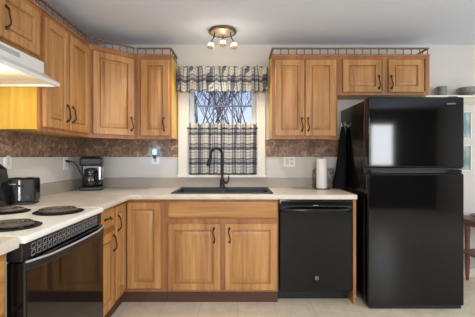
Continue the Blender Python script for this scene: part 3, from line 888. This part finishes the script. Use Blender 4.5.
# wire basket behind it
o = thing('wire_rack', 'dark scrolled wire rack behind the paper towel roll', 'rack', (px_+.02,3.29,zc))
b = MB(); wx0, wx1, wy = px_-.055, px_+.15, 3.30
b.tube([(wx0,wy,zc+.004),(wx0,wy,zc+.175),(wx0+.05,wy,zc+.19),(wx1-.05,wy,zc+.19),(wx1,wy,zc+.175),(wx1,wy,zc+.004)],.004,6)
b.tube([(wx0,wy,zc+.012),(wx1,wy,zc+.012)],.0035,6); b.tube([(wx0,wy,zc+.11),(wx1,wy,zc+.11)],.003,6)
part('frame', b, WIRE, o)
s = MB()
for k in range(4):
    for zz in (.06,.16):
        cxk = wx0+.026+k*.0525
        s.tube([(cxk+.024*(1-.10*i/5)*math.cos(2*PI*i/9)*(1-i/30), wy, zc+zz+.042*math.sin(2*PI*i/9)*(1-i/30)) for i in range(20)],.0028,5)
part('scrollwork', s, WIRE, o)
b = MB()
for yy in (3.255,): b.tube([(wx0,3.30,zc+.004),(wx0,yy,zc+.004),(wx1,yy,zc+.004),(wx1,3.30,zc+.004)],.0035,6)
part('foot', b, WIRE, o)

# black apron hanging from a hook on the fridge side
hy = 3.20
o = thing('hook', 'small bright metal hook on the refrigerator side above the towel', 'hook', (1.045,hy,1.53))
b = MB(); b.lathe((1.054,hy,1.535),[(.034,0),(.034,-.008),(.024,-.014)],20,'X'); part('plate', b, CHROME, o)
part('prong', MB().tube([(1.040,hy,1.535),(1.018,hy-.004,1.518),(1.006,hy-.006,1.524),(1.000,hy-.008,1.552)],[.011,.009,.008,.011],10), CHROME, o)
rings = []
prof = [(1.512,1.020,.008,.012),(1.49,1.020,.014,.02),(1.44,1.018,.022,.034),(1.34,1.014,.028,.05),(1.20,1.008,.034,.060),(1.08,.998,.042,.07),(.98,.988,.050,.08),(.935,.984,.054,.085),(.925,.984,.050,.08)]
for z, xc, rx, ryy in prof:
    ring = []
    for k in range(40):
        a = 2*PI*k/40
        w_ = 1+.16*math.sin(5*a+z*3)+.08*math.sin(9*a-z*5)
        ring.append((min(1.040, xc+rx*w_*math.cos(a)), hy+ryy*w_*math.sin(a), z))
    rings.append(ring)
solo('towel', MB().loft(rings), TOWEL, 'black towel hanging in folds against the refrigerator side', 'towel', (1.0,hy,.925))

# small clear dish right of sink
# ------------------------------------------------------------------ right side
sz = 1.828
o = thing('wall_shelf', 'white ledge shelf on the wall right of the refrigerator', 'shelf', (2.2,D-.05,sz))
part('board', MB().box(1.84,D-.13,sz-.022,2.75,D-.001,sz,.004), TRIM, o)
part('moulding', MB().prismx([(D-.001,sz-.075),(D-.03,sz-.07),(D-.06,sz-.045),(D-.10,sz-.0225),(D-.001,sz-.0225)],1.86,2.73), TRIM, o)
mx_, my_ = XB(441.5,3.29), 3.29
o = thing('mug', 'grey green stoneware mug on the white ledge, handle to the left', 'mug', (mx_,my_,sz))
b = MB(); b.lathe((mx_,my_,sz+.0005),[(.036,0),(.044,.006),(.048,.04),(.047,.086),(.049,.092),(.045,.092),(.043,.085),(.043,.012),(.02,.008)],28); part('cup', b, STONEW, o)
part('handle', MB().tube([(mx_-.044,my_-.01,sz+.080),(mx_-.066,my_-.016,sz+.078),(mx_-.078,my_-.02,sz+.055),(mx_-.070,my_-.017,sz+.028),(mx_-.045,my_-.01,sz+.02)],.006,8), STONEW, o)
bx_, by_ = XB(467,3.275), 3.275
o = thing('bowl', 'grey green stoneware bowl on the white ledge beside the mug', 'bowl', (bx_,by_,sz))
b = MB(); b.lathe((bx_,by_,sz+.0005),[(.045,0),(.05,.008),(.075,.025),(.082,.05),(.083,.078),(.078,.078),(.075,.05),(.06,.022),(.02,.014)],32); part('vessel', b, STONEW, o)
part('spout_handle', MB().tube([(bx_-.078,by_-.005,sz+.066),(bx_-.104,by_-.01,sz+.064),(bx_-.108,by_-.01,sz+.045),(bx_-.08,by_-.005,sz+.035)],.007,8), STONEW, o)
for (z0,z1,mat,lab) in ((1.405,1.685,PIC1,'upper of two pale framed blue prints right of the refrigerator'),(1.078,1.345,PIC2,'lower of two pale framed blue prints right of the refrigerator')):
    x0_, x1_ = 2.09, 2.375
    o = thing('framed_picture', lab, 'picture', ((x0_+x1_)/2,D-.01,z0), 'framed prints on the wall')
    f = MB(); w = .012
    f.box(x0_,D-.018,z0,x0_+w,D-.0005,z1,.003); f.box(x1_-w,D-.018,z0,x1_,D-.0005,z1,.003); f.box(x0_+w,D-.018,z0,x1_-w,D-.0005,z0+w,.003); f.box(x0_+w,D-.018,z1-w,x1_-w,D-.0005,z1,.003)
    part('frame', f, TRIM, o)
    part('print', MB().box(x0_+w,D-.008,z0+w,x1_-w,D-.001,z1-w), mat, o)

tz = .635
o = thing('side_table', 'reddish wooden side table with lower shelf right of the refrigerator', 'table', (2.47,3.14,0))
tx0, tx1, ty0, ty1 = 2.16, 2.80, 2.97, 3.33
part('tabletop', MB().box(tx0,ty0,tz-.022,tx1,ty1,tz,.005), REDW, o)
part('apron', MB().box(tx0+.10,ty0+.04,tz-.085,tx1-.10,ty0+.055,tz-.0225).box(tx0+.10,ty1-.045,tz-.085,tx1-.10,ty1-.03,tz-.0225).box(tx0+.10,ty0+.055,tz-.085,tx0+.115,ty1-.045,tz-.0225).box(tx1-.115,ty0+.055,tz-.085,tx1-.10,ty1-.045,tz-.0225), REDW, o)
part('lower_shelf', MB().box(tx0+.04,ty0+.03,.285,tx1-.04,ty1-.02,.303,.003), REDW, o)
for xx in (tx0+.125, tx1-.125):
    for yy in (ty0+.055, ty1-.05):
        part('leg', MB().lathe((xx,yy,0),[(.014,0),(.018,.05),(.024,.2),(.020,.28),(.022,.40),(.026,.52),(.026,tz-.0225)],14), REDW, o)
plx, ply = 2.33, 3.12
o = thing('plate', 'dark grey shallow dish on the reddish side table', 'dish', (plx,ply,tz))
b = MB(); b.lathe((plx,ply,tz+.0005),[(.05,0),(.055,.006),(.10,.022),(.115,.034),(.11,.035),(.09,.024),(.05,.010),(.01,.009)],32); part('vessel', b, DARKG, o)

# ------------------------------------------------------------------ bare trees outside
def tree(x, y, h, seed, label):
    rg = random.Random(seed); mb = MB()
    def grow(p, d, L, r, lev):
        n = 4; pts = [p]; rad = [r]; q = p.copy(); dd = d.copy()
        for k in range(n):
            dd = (dd+Vector((rg.uniform(-.16,.16),rg.uniform(-.16,.16),rg.uniform(-.04,.12)))).normalized()
            q = q+dd*L/n; pts.append(q.copy()); rad.append(r*(1-.45*(k+1)/n))
        mb.tube(pts, rad, 6 if lev < 2 else 4)
        if lev >= 4: return
        m = (6,5,4,4)[lev]
        for k in range(m):
            t = 1+int((n-1)*(k+1)/m) if lev else n-1-(k%2)*1
            a = rg.uniform(0,2*PI); sp = rg.uniform(.45,.85)
            nd = (dd+Vector((math.cos(a),math.sin(a),.15))*sp).normalized()
            grow(pts[min(t+ (1 if lev else 1),n)], nd, L*rg.uniform(.55,.78), rad[min(t,n)]*.62, lev+1)
    grow(Vector((x,y,-.72)), Vector((rg.uniform(-.06,.06),0,1)).normalized(), h*.42, h*.0085, 0)
    solo('bare_tree', mb, BARK, label, 'tree', (x,y,-.72), 'bare trees outside the window')
tree(-.95,8.0,5.6,11,'nearest bare grey tree, in the left part of the window glass')
tree(.05,12.5,6.6,23,'bare grey tree in the right part of the window glass')
tree(-1.2,17.5,8.0,31,'slim bare tree behind the two nearest trees outside')
tree(-.2,24,9.5,47,'farthest and smallest looking bare tree in the window')
